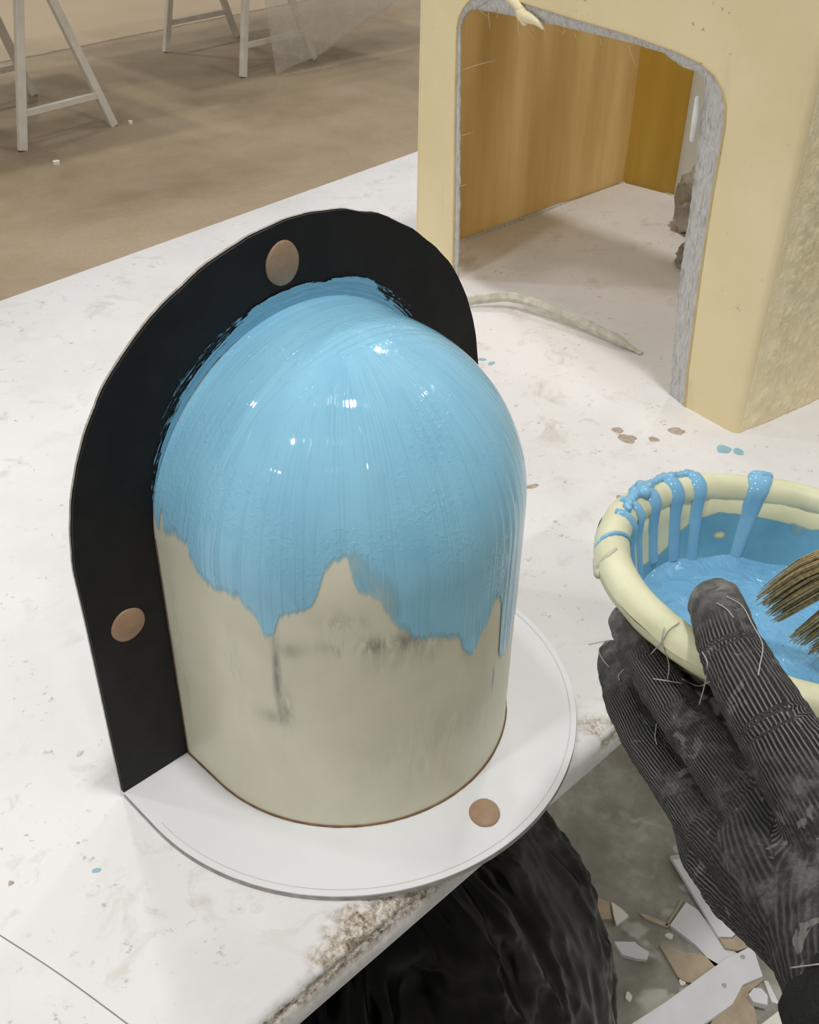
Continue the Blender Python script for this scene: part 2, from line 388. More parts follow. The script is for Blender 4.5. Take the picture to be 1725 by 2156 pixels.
def umap(sc): return t.n('ShaderNodeMapping', i={'Vector': uvn, 'Scale': sc}).outputs[0]
st1 = t.n('ShaderNodeTexNoise', i={'Vector': umap((420, 7, 1)), 'Scale': 1., 'Detail': 5., 'Roughness': .6}).outputs['Fac']
st2 = t.n('ShaderNodeTexNoise', i={'Vector': umap((90, 12, 1)), 'Scale': 1., 'Detail': 4., 'Roughness': .6}).outputs['Fac']
pat = t.n('ShaderNodeTexNoise', i={'Vector': umap((24, 18, 1)), 'Scale': 1., 'Detail': 3.}).outputs['Fac']
oy = t.n('ShaderNodeTexNoise', i={'Vector': t.co((9, 420, 20)), 'Scale': 1., 'Detail': 5., 'Roughness': .6}).outputs['Fac']
oy2 = t.n('ShaderNodeTexNoise', i={'Vector': t.co((12, 110, 20)), 'Scale': 1., 'Detail': 4., 'Roughness': .6}).outputs['Fac']
wt = t.attr('topw')
st1 = t.n('ShaderNodeMix', data_type='FLOAT', i={0: wt, 2: st1, 3: oy}).outputs[0]; st2 = t.n('ShaderNodeMix', data_type='FLOAT', i={0: wt, 2: st2, 3: oy2}).outputs[0]
spk = t.n('ShaderNodeTexNoise', i={'Vector': t.co((420, 420, 380)), 'Scale': 1., 'Detail': 2.}).outputs['Fac']
cov = t.attr('cov')
col = t.ramp(pat, (.3, (.265, .59, .80)), (.7, (.32, .67, .88)))
t.set(Base_Color=col, Roughness=.035, Specular_IOR_Level=.5)
spm = t.n('ShaderNodeTexNoise', i={'Vector': t.co((17, 17, 17)), 'Scale': 1., 'Detail': 2.}).outputs['Fac']
h = t.math('ADD', t.math('MULTIPLY', t.ramp(st1, (.53, 0.), (.66, 1.)), .46), t.math('ADD', t.math('MULTIPLY', st2, .16), t.math('MULTIPLY', t.math('MULTIPLY', t.ramp(spk, (.52, 0.), (.68, 1.)), t.ramp(spm, (.50, 0.), (.60, 1.))), .30)))
t.bump(h, .0010, .5)
al = t.math('MULTIPLY', t.ramp(t.math('ADD', cov, t.math('MULTIPLY', t.math('SUBTRACT', st1, .5), .7)), (.12, 0.), (.62, 1.)), .97)
t.set(Alpha=al); M_BLUE = t.m
ns, nq = 520, 230; V, UV, CV, TW = [], [], [], []
for i in range(ns + 1):
    s = SL * i / ns
    zb = float(np.interp(s, ex, ey)) + .0016 * nz(s * 700, 1.) + .0028 * nz(s * 260, 4.)
    if .24 < s < .256: zb += .002
    fe = .0045 + .005 * (nz(s * 120, 8.) + .5)
    if s < .09 or .14 < s < .2: fe += .004
    for j in range(nq + 1):
        q = QT + (zb - .004 - QT) * j / nq
        e = (q - zb) / fe
        cv = float(np.clip(.15 + .85 * e, 0, 1))
        def g(a, b, c_, d_): return math.exp(-((s - a) / c_) ** 2 - ((q - b) / d_) ** 2)
        if s < .0016 and .215 < q < .30: cv -= .9
        cv -= .72 * g(.150, .176, .013, .032) + .5 * g(.135, .205, .008, .012) + .75 * g(.0085, .196, .0022, .007) + .35 * g(.02, .20, .012, .018) + .25 * g(.30, .26, .02, .03) + .22 * g(.34, .24, .03, .05) + .22 * g(.045, .185, .006, .02) + .18 * g(.03, .27, .02, .012)
        if zb > q: cv = min(cv, .15 * max(0, 1 + (q - zb) / .004))
        lo_ = .35 + .65 * math.exp(-max(0, q - zb) / .05)
        th = .0005 + lo_ * (max(0., math.cos(max(0, q - HC) / R)) ** 1.5 + .05) * (.00009 * nz(s * 420, q * 9) + .00008 * nz(s * 130, q * 16))
        if s > .228: th += .0005 * max(0, nz(s * 300, q * 4))
        th += .0012 * g(.2075, .122, .004, .006) + .0005 * g(.2195, .131, .003, .014)
        y_ = P_core(s, q)[1]; tw = float(sm(-.080, -.050, y_)) * float(sm(HC + .02, HC + .07, q)); tw = max(tw, float(sm(QT - .030, QT - .012, q)))
        th = th * (1 - tw) + tw * (.0004 + .0001 * nz(y_ * 300, 3.))
        V.append(P_core(s, q, max(th, .00015))); UV.append((s, q)); CV.append(max(0, cv)); TW.append(tw)
coat = obj('paint_coat', V, grid_faces(ns + 1, nq + 1), M_BLUE, plug, True, attrs={'cov': CV, 'topw': TW}, uv=UV); fixn(coat)
tag(coat, 'wet glossy light blue paint with ragged lower edge')
t = NT('brushed_blue_paint'); uvn = t.n('ShaderNodeTexCoord').outputs['UV']
def um2(sc): return t.n('ShaderNodeMapping', i={'Vector': uvn, 'Scale': sc}).outputs[0]
sa1 = t.n('ShaderNodeTexNoise', i={'Vector': um2((750, 9, 1)), 'Scale': 1., 'Detail': 5., 'Roughness': .65}).outputs['Fac']
sa2 = t.n('ShaderNodeTexNoise', i={'Vector': um2((900, 160, 1)), 'Scale': 1., 'Detail': 3.}).outputs['Fac']
stt = t.math('ADD', t.math('MULTIPLY', sa1, .65), t.math('MULTIPLY', sa2, .35))
t.set(Base_Color=t.ramp(sa1, (.3, (.20, .45, .62)), (.7, (.29, .60, .79))), Roughness=.12, Specular_IOR_Level=.5)
t.bump(sa1, .0008, .5)
t.set(Alpha=t.ramp(t.math('ADD', t.attr('cov'), t.math('MULTIPLY', t.math('SUBTRACT', stt, .5), 2.6)), (.30, 0.), (.46, .96))); M_SMEAR = t.m
# blue smear on the black plate along the arch
na, nr = 260, 18; V, UV, CV = [], [], []
aw = [(20, .000), (31, .010), (42, .0095), (52, .0105), (60, .0115), (68, .0115), (80, .0085), (90, .0100), (100, .0106), (110, .0115), (120, .0122), (131, .0122), (142, .0098), (152, .006), (160, .003), (168, .0)]
for i in range(na + 1):
    a = 20 + 148 * i / na; wd = float(np.interp(a, *np.array(aw).T)) + .0008 * nz(a * .35, 2) + .0004 * nz(a * 1.3, 6)
    for j in range(nr + 1):
        k = j / nr; rr = R - .002 + (wd + .002 + .0015) * k; ra = math.radians(a)
        ks = .35 + .48 * float(sm(54, 64, a) * (1 - sm(98, 118, a)))
        cv = 1.15 if k < ks else 1 - .72 * min(1, (k - ks) / .22)
        if k > .9: cv *= 1 - (k - .9) / .1
        cv *= float(sm(26, 60, a)) * .6 + .4 if a < 60 else 1
        cv *= float(1 - .42 * sm(100, 126, a) * sm(.3, .8, k))
        if k < .3 and 112 < a < 160: cv *= .25 + .75 * abs(k - .16) / .16 if k > .05 else .6
        th = .0008 + .0003 * nz(a * .05, rr * 2600) + (.002 if k < .12 else 0) * (1 - k / .12)
        V.append((rr * math.cos(ra), -th, HC + rr * math.sin(ra))); UV.append((rr * 1.0, a * .0023)); CV.append(cv)
smear = obj('paint_smear', V, grid_faces(na + 1, nr + 1), M_SMEAR, plug, True, attrs={'cov': CV}, uv=UV); fixn(smear)
tag(smear, 'light blue brushed paint on the black plate')

# ------------------------------------------------------------------ fibreglass box
M_CREAM = NT('cream_gelcoat'); t = M_CREAM; c = t.co()
n1 = t.noise(8, 4, .6, .2, c); n2 = t.noise(110, 4, .7, 0, c); n3 = t.noise(20, 4, .6, 0, t.co((1, 1, .25)))
col = t.ramp(n1, (.3, (.82, .69, .40)), (.7, (.90, .775, .485)))
col = t.mix(t.math('MULTIPLY', t.ramp(n3, (.60, 0.), (.75, 1.)), .3), col, (.40, .36, .24))
col = t.mix(t.math('MULTIPLY', t.ramp(n2, (.64, 0.), (.70, 1.)), t.ramp(t.noise(12, 3), (.57, 0.), (.64, .8))), col, (.16, .15, .10))
t.set(Base_Color=col, Roughness=.42, Specular_IOR_Level=.4); t.bump(t.noise(60, 4), .0006, .4); M_CREAM = t.m
M_MAT = NT('rough_cream_laminate'); t = M_MAT; c = t.co()
col = t.ramp(t.noise(20, 5, .6, 0, c), (.3, (.93, .79, .49)), (.7, (.97, .86, .57)))
t.set(Base_Color=col, Roughness=.36, Specular_IOR_Level=.45)
hh = t.n('ShaderNodeTexNoise', i={'Vector': t.co((1, 1, .55), rot=(0, .6, 0)), 'Scale': 130., 'Detail': 5., 'Roughness': .65, 'Distortion': 1.}).outputs['Fac']
t.bump(hh, .004, .65); M_MAT = t.m
def liner(name, c1, c2, c3):
    t = NT(name); c = t.co((1, 1, .10))
    n1 = t.noise(16, 5, .6, .1, c); n2 = t.noise(45, 4, .6, 0, c)
    col = t.ramp(n1, (.3, c1), (.5, c2), (.7, c3)); col = t.mix(t.math('MULTIPLY', n2, .35), col, c1)
    t.set(Base_Color=col, Roughness=.5, Specular_IOR_Level=.35); t.bump(t.noise(70, 4), .001, .4)
    tl = t.n('ShaderNodeBsdfTranslucent', i={'Color': col}); ms = t.n('ShaderNodeMixShader', i={0: .68}); t.L(t.b.outputs[0], ms.inputs[1]); t.L(tl.outputs[0], ms.inputs[2]); t.L(ms.outputs[0], t.out.inputs[0]); return t.m
M_BROWN = liner('amber_laminate', (.60, .45, .22), (.74, .58, .32), (.88, .74, .46))
M_AMBER = liner('yellow_amber_laminate', (.62, .44, .12), (.70, .53, .18), (.76, .64, .30))
M_GREYL = liner('pale_grey_laminate', (.74, .73, .66), (.80, .78, .71), (.84, .82, .75))
M_CUT = NT('cut_glass_fibre'); t = M_CUT; c = t.co((1, 1, 1), rot=(.5, .3, .2))
f1_ = t.n('ShaderNodeTexNoise', i={'Vector': t.co((1, 1, .3), rot=(.6, 0, .3)), 'Scale': 320., 'Detail': 4., 'Roughness': .7, 'Distortion': .6}).outputs['Fac']
t.set(Base_Color=t.ramp(f1_, (.32, (.36, .355, .33)), (.47, (.56, .555, .53)), (.68, (.68, .675, .65))), Roughness=.6); t.bump(f1_, .0015, .7); M_CUT = t.m
P0 = Vector((.51517, -.02916, 0)); TH = math.radians(8.5)
E_ = Vector((math.sin(TH), math.cos(TH), 0)); N_ = Vector((math.cos(TH), -math.sin(TH), 0))
def FP(s, z, off=0.): q = P0 + E_ * s + N_ * off; return (q.x, q.y, z)
bx = thing('fibreglass_box', (.78, .2, TT), 'cream fibreglass box with a large ragged opening and amber inside, standing on the white table', 'box')
outer = [(.0670, TT), (.0721, .0346), (.0771, .115), (.0800, .1711), (.0815, .2158), (.0816, .2503), (.0820, .2734), (.0845, .289), (.0915, .302), (.1028, .3115), (.1194, .3175), (.1452, .3215), (.2047, .3251), (.2819, .3263), (.3673, .3284), (.4054, .3274), (.4365, .3210), (.4490, .3140), (.4568, .3052), (.4622, .2956), (.4650, .2852), (.4628, .2149), (.4575, .1063), (.4536, TT)]
inner = [(.0925, TT), (.0976, .0438), (.1049, .1135), (.1071, .1709), (.1094, .216), (.112, .2538), (.1135, .2741), (.1133, .2836), (.1135, .2950), (.1170, .3035), (.1260, .3085), (.1432, .309), (.1584, .3129), (.1683, .3163), (.2071, .3172), (.2513, .3162), (.2982, .3152), (.3478, .3134), (.3931, .3115), (.4408, .3085), (.4531, .3050), (.4580, .2990), (.4619, .2903), (.461, .2659), (.4583, .2154), (.4507, .1075), (.4463, TT)]
SF, ZT = .530, .46; RC = .007
def resamp(P, n):
    P = np.array(P); d = np.r_[0, np.cumsum(np.hypot(*np.diff(P, axis=0).T))]; u = np.linspace(0, d[-1], n)
    return np.stack([np.interp(u, d, P[:, 0]), np.interp(u, d, P[:, 1])], 1)
# front panel as a solid 6 mm sheet with the opening cut to the table
oo = [(RC, TT)] + outer + [(SF, TT), (SF, ZT), (RC, ZT)]
bm = bmesh.new(); a_ = [bm.verts.new(FP(s, z)) for s, z in oo]; b_ = [bm.verts.new(FP(s, z, .005)) for s, z in oo]; n = len(oo)
f1 = bm.faces.new(a_); f2 = bm.faces.new(b_[::-1])
for i in range(n): bm.faces.new((a_[i], a_[(i + 1) % n], b_[(i + 1) % n], b_[i]))
bm.normal_update(); bmesh.ops.triangulate(bm, faces=[f1, f2], quad_method='BEAUTY', ngon_method='EAR_CLIP')
# rounded corner to the side
cr = []
for k in range(9):
    a = math.radians(90 * k / 8); q = Vector(FP(RC, 0)) + N_ * RC - N_ * RC * math.cos(a) - E_ * RC * math.sin(a)
    cr.append((bm.verts.new((q.x, q.y, TT)), bm.verts.new((q.x, q.y, ZT))))
for k in range(8): bm.faces.new((cr[k][0], cr[k + 1][0], cr[k + 1][1], cr[k][1]))
bmesh.ops.recalc_face_normals(bm, faces=bm.faces); bm.verts.index_update()
fp_ = obj('front_panel', [tuple(q.co) for q in bm.verts], [tuple(q.index for q in ff.verts) for ff in bm.faces], M_CREAM, bx); bm.free()
def wall(name, a, b, z0, z1, th, mat, nu=2, nvv=2, disp=None):
    a, b = Vector(a), Vector(b); d = b - a; nn = Vector((-d.y, d.x, 0)).normalized(); V = []
    for side in (0, 1):
        for i in range(nu):
            for j in range(nvv):
                q = a + d * (i / (nu - 1)); z = z0 + (z1 - z0) * j / (nvv - 1); o_ = nn * (th * side)
                if side == 0 and disp: o_ = o_ - nn * disp((q - a).length, z)
                V.append((q.x + o_.x, q.y + o_.y, z))
    k = nu * nvv; F = grid_faces(nu, nvv) + [tuple(x + k for x in f[::-1]) for f in grid_faces(nu, nvv)]
    for i in range(nu - 1):
        for j in (0, nvv - 1): F.append((i * nvv + j, (i + 1) * nvv + j, k + (i + 1) * nvv + j, k + i * nvv + j))
    for j in range(nvv - 1):
        for i in (0, nu - 1): F.append((i * nvv + j, i * nvv + j + 1, k + i * nvv + j + 1, k + i * nvv + j))
    return fixn(obj(name, V, F, mat, bx, disp is not None))
BR = Vector((1.10, -.117, 0)); BL = Vector((1.034, .4906, 0)); FL = Vector((.602, .4985, 0))
sa = P0 + N_ * RC
def rough_d(u, z):
    k = float(np.clip((u - .006 - .008 * (nz(z * 60, 4) + .4)) / .012, 0, 1))
    return k * (.0016 + .0011 * fbm(u * 80 + z * 30, z * 60, 1.3, 4) + .0017 * abs(fbm(u * 190 + z * 60, z * 130 - u * 60, 7, 3)))
side = wall('side_panel', (sa.x, sa.y, 0), BR, TT, ZT, .005, M_MAT, 240, 190, rough_d)
tag(side, 'rough unsmoothed cream laminate side')
wall('left_liner', FL, BL, TT, ZT, .006, M_BROWN)
mid = BL + (BR - BL) * .142
wall('back_liner', BL, mid, TT, ZT, .006, M_AMBER); wall('back_liner', mid, BR, TT, ZT, .006, M_GREYL)
ra, rb = P0.lerp(BR, .42), FL.lerp(BL, .42)
tv, tf = prism([(P0.x + .004, P0.y), (ra.x, ra.y), (rb.x, rb.y), (FL.x, FL.y), FP(SF, 0, .002)[:2]], ZT, ZT + .006)
obj('added_roof', tv, tf, M_CREAM, bx)  # unseen roof, added and cut short to set how much light gets inside
ws = Vector(FP(SF, 0, .002)); wall('corner_strip', ws, FL, TT, ZT, .004, M_CREAM)
v, f = tube([(FL.x + .005, FL.y - .0015, TT), ((FL + BL).x / 2, (FL + BL).y / 2 - .0015, TT + .0005), (BL.x, BL.y - .0015, TT), (mid.x - .001, mid.y, TT)], [.0022, .003, .0018, .002], 6, 10)
obj('fibre_seam', v, f, M_CUT, bx, True)
# cut rim
NR = 330; io, ii = resamp(outer, NR), resamp(inner, NR)
# pair each inner sample with the outer one along matching key corners
def keyed(P, keys, n):
    P = np.array(P); out = []
    for a, b, m_ in keys: out.append(resamp(P[a:b + 1], m_))
    return np.concatenate(out)
ko = [(0, 5, 110), (5, 10, 50), (10, 15, 120), (15, 20, 40), (20, 23, 100)]; ki = [(0, 5, 110), (5, 11, 50), (11, 19, 120), (19, 22, 40), (22, 26, 100)]
io, ii = keyed(outer, ko, 0), keyed(inner, ki, 0); V = []
for k in range(len(io)):
    j = .0016 * fbm(k * .21, 3.3, 0, 3) + .0007 * nz(k * 1.7, 1)
    d = ii[k] - io[k]; l = np.hypot(*d) + 1e-6; ij = ii[k] + d / l * j
    V += [FP(*io[k], .0006)]
    dk = 1 - .7 * float(sm(285, 325, k))
    for u in (.33, .66): q = io[k] + (ij - io[k]) * u; V.append(FP(q[0], q[1], .0006 + (.005 * u + .0009 * fbm(k * .3, u * 9, 2, 3)) * dk))
    V += [FP(*ij, .0055 * dk), FP(*(ij + d / l * -.0005), .0055 * dk + .0065 * dk), FP(*io[k], .012 * dk)]
rim = fixn(obj('cut_rim', V, grid_faces(len(io), 6), M_CUT, bx, True)); tag(rim, 'ragged whitish fibre edge of the opening')
V = []
for k in range(len(io)):
    d = ii[k] - io[k]; d = d / (np.hypot(*d) + 1e-6); j = .0003 * nz(k * .3, 7)
    for (u, o_) in ((-.0026, -.0001), (-.0018 + j, -.0008), (-.0002, -.0008), (.0007 + j, .0004)): q = io[k] + d * u; V.append(FP(q[0], q[1], o_))
obj('gelcoat_lip', V, grid_faces(len(io), 4), plain('amber_lip', (.62, .48, .24), .4), bx, True)
M_RESIN = plain('pale_yellow_resin', (.86, .76, .50), .3, .03, 30)
def fpx(pts, r): return tube([FP(s, z, o_) for s, z, o_ in pts], r, 10, 5)
parts = [fpx([(.381, .3285, -.001), (.371, .3275, -.0018), (.360, .3225, -.002)], [.003, .0045, .0045]), fpx([(.366, .325, -.001), (.357, .3175, -.001), (.3555, .311, .001)], [.004, .0065, .004]),
         fpx([(.36, .318, -.001), (.349, .3165, -.001), (.337, .314, .001), (.328, .3095, .002)], [.005, .0055, .0035, .0016])]
v, f = merge(parts); tag(obj('resin_blob', v, f, M_RESIN, bx, True), 'pale resin blob on top of the opening')
v, f = tube([FP(.1185, .2875, .003), FP(.1165, .270, .0025), FP(.1175, .252, .004)], [.0025, .0036, .003], 6, 4, flat=.35); obj('loose_strand', v, f, plain('white_glass_strand', (.86, .85, .82), .4), bx, True)
M_FIB = plain('glass_fibre_hair', (.72, .62, .42), .4)
for (s, z, ds, dz, bo) in ((.437, .309, -.008, -.008, .01), (.420, .309, .010, -.020, .012), (.404, .310, .026, -.010, .02), (.366, .311, -.014, -.020, .01), (.372, .311, .012, -.023, .015), (.3535, .310, -.003, -.012, .008), (.33, .309, .010, -.02, .014), (.286, .312, .001, -.006, .005), (.212, .314, -.003, -.018, .01), (.458, .243, -.030, .013, .02), (.456, .17, -.008, .004, .01), (.30, .312, .003, -.004, 0), (.25, .313, -.003, -.005, .0), (.456, .11, -.006, .003, .004)):
    v, f = tube([FP(s, z, .006), FP(s + ds * .5, z + dz * .55, .006 + bo * .5), FP(s + ds, z + dz, .006 + bo)], [.0004, .00038, .0002], 5, 4)
    obj('glass_fibre', v, f, M_FIB, bx, True)
# trimmed strip lying in the opening
sp = [(.500, .372), (.530, .3480), (.5525, .3290), (.5690, .3080), (.5765, .2658), (.580, .2175), (.5825, .1718), (.5868, .1349)]
cp = catmull([(x, y, 0.) for x, y in sp], 14); V = []; nn_ = len(cp)
for i, p in enumerate(cp):
    tn = np.array(cp[min(i + 1, nn_ - 1)]) - np.array(cp[max(i - 1, 0)]); tn /= np.linalg.norm(tn); sd = np.array((-tn[1], tn[0], 0.))
    k = i / (nn_ - 1); hgt = .0105 * (1 - float(sm(.86, 1, k)) * .85); lift = .009 * math.sin(PI * min(1, k * 1.02)) ** 1.3; wv = .0022 + .0015 * nz(i * .3, 2)
    for (a, z) in ((-.5, 0), (.5, 0), (1.2, hgt * .55), (.9, hgt), (-.2, hgt * 1.02), (-.9, hgt * .5)):
        V.append(tuple(p + sd * (a * wv * 1.6) + np.array((0, 0, TT + .0003 + lift + z + .0005 * nz(i * .8, a * 3)))))
F = []
for i in range(nn_ - 1):
    for j in range(6): F.append((i * 6 + j, i * 6 + (j + 1) % 6, (i + 1) * 6 + (j + 1) % 6, (i + 1) * 6 + j))
F += [tuple(range(6))[::-1], tuple((nn_ - 1) * 6 + j for j in range(6))]
M_STRIP = plain('translucent_cream_offcut', (.66, .64, .52), .4, .12, 90, .0008)
strip = fixn(obj('fibreglass_offcut', V, F, M_STRIP, None, False, org=(.58, .25, TT)))
tag(strip, 'curved pale strip of trimmed fibreglass lying across the opening of the cream box', 'offcut')
# crumpled film inside the box
def lump(name, c, rx, ry, rz, mat, seed, label, cat, amp=.35):
    V = []; nu, nvv = 40, 24
    for i in range(nu):
        for j in range(nvv):
            a, b = 2 * PI * i / nu, PI * j / (nvv - 1); d = Vector((math.cos(a) * math.sin(b), math.sin(a) * math.sin(b), math.cos(b)))
            k = 1 + amp * (1 - 2 * abs(fbm(d.x * 1.6 + seed, d.y * 1.6, d.z * 1.6, 4)))-amp * .4
            V.append((c[0] + d.x * rx * k, c[1] + d.y * ry * k, max(TT + .0002, c[2] + d.z * rz * k)))
    return tag(fixn(obj(name, V, grid_faces(nu, nvv, 0, True), mat, None, True, org=(c[0], c[1], TT))), label, cat)
M_FILM = plain('grey_film', (.48, .46, .40), .3, .2, 25, .002, .5)
lump('crumpled_film', (.945, .275, .035), .035, .055, .062, M_FILM, 3.3, 'crumpled grey plastic film heaped deep inside the cream box', 'plastic film')
lump('crumpled_wrapper', (.835, .228, .008), .022, .026, .022, plain('clear_grey_film', (.38, .36, .32), .2, .2, 30, .002, .6), 8.1, 'small crumpled clear wrapper near the cut edge inside the cream box', 'wrapper')

# ------------------------------------------------------------------ black bag under the table
M_BAG = NT('black_bin_liner'); t = M_BAG; c = t.co()
t.set(Base_Color=(.0025, .0025, .0025, 1), Roughness=.30, Specular_IOR_Level=.11)
t.bump(t.noise(14, 2, .5, 1.2, t.co((1, 1, .6))), .008, .22); M_BAG = t.m
bag = None; V = []; nu, nvv = 300, 200
prof_b = [(-.05, .08, .05), (-.16, .19, .09), (-.2956, .268, .115), (-.3647, .2995, .13), (-.4768, .330, .15), (-.586, .350, .165), (-.7445, .368, .18), (-.78, .365, .175), (-.8, .345, .15)]
pz = np.array(prof_b)
for j in range(nvv):
    z = -.05 + (-.75) * j / (nvv - 1); A = np.interp(-z, -pz[:, 0], pz[:, 1]); B = np.interp(-z, -pz[:, 0], pz[:, 2])
    for i in range(nu):
        a = 2 * PI * i / nu; ca, sa_ = math.cos(a), math.sin(a); dn = -z
        f_ = fbm(ca * 3.2 + sa_ * .4, sa_ * 3.2, dn * 1.6 + .3 * ca, 3); cr_ = 1 - 2 * abs(noise.fractal(Vector((ca * 4.5 + dn * 1.2, sa_ * 4.5, dn * 3.1)), 1., 2., 3))
        cr2 = 1 - 2 * abs(noise.fractal(Vector((ca * 11 - dn * 3, sa_ * 11, dn * 6.5 + 4)), 1., 2., 3))
        edge_ = 1 - .85 * math.exp(-((a - math.radians(315)) / .5) ** 2)
        k = (.030 * f_ + .034 * (cr_ - .6) + .013 * cr2) * edge_
        sup = 2 / 2.6
        V.append((-.05 + (A + k * .4) * math.copysign(abs(ca) ** sup, ca), -.06 + (B + k) * math.copysign(abs(sa_) ** sup, sa_), z))
F = grid_faces(nvv, nu); F += [(j * nu + nu - 1, j * nu, (j + 1) * nu, (j + 1) * nu + nu - 1) for j in range(nvv - 1)]
F += [tuple(range(nu)), tuple((nvv - 1) * nu + i for i in range(nu))[::-1]]
bag = fixn(obj('bin_bag', V, F, M_BAG, None, True, org=(-.05, -.06, FLOOR)))
tag(bag, 'crumpled black plastic bin bag below the table edge', 'bag')

# ------------------------------------------------------------------ broken offcuts on the floor
M_WH = plain('white_plaster_face', (.80, .80, .82), .5, .03, 25); M_TANP = plain('tan_plaster', (.50, .41, .29), .7, .08, 60); M_CRM = plain('cream_plaster', (.83, .82, .72), .5, .04, 25)
G_ = 'broken offcuts on the floor under the table'
def shard(name, poly, z, th, mat, label, cat='offcut', edge=None):
    cx, cy = np.mean(poly, axis=0); v, f = prism(poly, FLOOR + z, FLOOR + z + th, .0006)
    return tag(obj(name, v, f, mat, None, org=(cx, cy, FLOOR + z)), label, cat, G_)
A = shard('board_offcut', [(.6308, -.0201), (.6496, -.0324), (.6734, -.0482), (.6347, -.1148), (.600, -.1745), (.5959, -.1567), (.582, -.1555), (.5687, -.1427)], .0066, .006, M_WH, 'long white board strip, upper one of the fan of strips beside the glove')
B = shard('board_offcut', [(.5873, -.0791), (.588, -.0977), (.5681, -.1492), (.57, -.1853), (.5285, -.1743), (.5389, -.1262), (.5397, -.0836)], 0, .006, M_WH, 'white wedge-shaped board piece lying under the long white strip')
v, f = prism([(.5985, -.158), (.582, -.1565), (.5687, -.1437), (.562, -.158), (.572, -.172), (.584, -.178)], FLOOR + .0066, FLOOR + .0100); obj('broken_end', v, f, M_TANP, A)
v, f = prism([(.6300, -.0196), (.6494, -.0318), (.6738, -.0476), (.668, -.0535), (.646, -.0390), (.6285, -.0265)], FLOOR + .0122, FLOOR + .0129); obj('broken_edge', v, f, plain('pale_plaster_edge', (.58, .56, .50), .8), A)
shard('plaster_shard', [(.5037, -.0904), (.5108, -.1011), (.5187, -.1205), (.5332, -.1383), (.5375, -.1686), (.4932, -.1638), (.4846, -.1472), (.4825, -.1358)], 0, .006, M_TANP, 'tan triangular shard above the big white strip')
Dd = shard('board_offcut', [(.3239, -.1202), (.4368, -.1462), (.542, -.1672), (.5906, -.1816), (.5614, -.2152), (.5313, -.2031), (.4981, -.2086), (.4547, -.1998), (.3843, -.1825)], .0066, .006, M_WH, 'biggest white board strip at the bottom, lying across the tan shards')
for (x, y) in ((.566, -.182), (.512, -.187)):
    o = blotch(x, y, .0035, FLOOR + .0125, .0003, plain('grey_screw_mark', (.45, .45, .45), .6), 'screw_mark', Dd, x * 9)
shard('plaster_shard', [(.5293, -.1993), (.5458, -.2059), (.557, -.2092), (.565, -.2187), (.5302, -.2132), (.5167, -.2319), (.4848, -.258), (.4225, -.2066), (.4625, -.2019)], 0, .006, M_TANP, 'large tan shard sticking out below the big white strip')
shard('plaster_chip', [(.5623, -.2182), (.5655, -.2234), (.5475, -.2501), (.5432, -.2416)], 0, .004, M_WH, 'narrow white chip tucked beside the glove edge', 'chip')
shard('plaster_chip', [(.5349, -.2167), (.5416, -.2241), (.5387, -.235), (.5266, -.2414), (.5229, -.2352), (.518, -.2269), (.5222, -.2173)], .0064, .010, M_WH, 'small six-sided white chip on the tan shard near the glove', 'chip')
shard('plaster_shard', [(.5428, -.257), (.5507, -.2663), (.5392, -.281), (.5103, -.3038), (.4478, -.2394), (.5067, -.2498)], .0064, .006, M_CRM, 'cream white piece at the very bottom beside the black sleeve')
shard('plaster_chip', [(.5073, -.0067), (.5078, -.023), (.5059, -.0367), (.4823, -.0337), (.4927, -.021)], .0064, .005, M_CRM, 'small pale triangular chip next to the black bag', 'chip')
shard('plaster_chip', [(.4623, -.0447), (.4825, -.0651), (.4822, -.0717), (.4849, -.0872), (.4731, -.0924), (.4635, -.0813), (.4541, -.0644)], 0, .006, M_WH, 'white oblong chip on bare floor between bag and tan shard', 'chip')
shard('plaster_shard', [(.4844, .0205), (.4992, .0192), (.5067, -.003), (.4887, -.0224), (.4752, -.0094), (.4735, .0077)], 0, .006, M_TANP, 'tan crumbling piece against the right edge of the black bag')
shard('plaster_shard', [(.5255, -.0421), (.5306, -.049), (.5425, -.0832), (.5349, -.0821), (.5244, -.0535)], 0, .003, M_TANP, 'thin tan sliver pointing at the white wedge piece')
shard('plaster_sliver', [(.5883, -.0700), (.5877, -.0743), (.542, -.0817), (.5347, -.0788)], 0, .003, plain('olive_sliver', (.42, .40, .29), .7), 'olive sliver along the edge of the white wedge piece')
for (x, y, lb) in ((.4133, -.1066, 'pale crumb on the floor left of the big white strip'), (.4832, -.1722 + .029, 'pale crumb at the lower tip of the tan triangular shard'), (.526, -.092, 'pale crumb below the white wedge piece tip'), (.548, -.158, 'pale crumb beside the tan triangular shard')):
    blotch(x, y, .0042, FLOOR, .004, M_CRM, 'plaster_crumb', None, x * 31, 1.4, x * 40); o = bpy.data.objects[-1] if False else None
for o in [q for q in COL.objects if q.name.startswith('plaster_crumb')]: pass
_lbs = iter(('pale crumb on the floor left of the big white strip', 'pale crumb at the lower tip of the tan triangular shard', 'pale crumb below the tip of the white wedge piece', 'pale crumb at the right end of the tan triangular shard'))
for o in sorted([q for q in COL.objects if q.name.startswith('plaster_crumb')], key=lambda q: q.name): tag(o, next(_lbs), 'crumb', G_)
for (x, y, r, lb) in ((1.5668, 3.4152, .012, 'white crumb on the brown floor below the left trestle'), (2.0619, 3.679, .009, 'tiny white crumb right of the left trestle foot')):
    tag(blotch(x, y, r, FLOOR, .012, M_CRM, 'floor_crumb', None, x), lb, 'crumb', 'crumbs on the far floor')

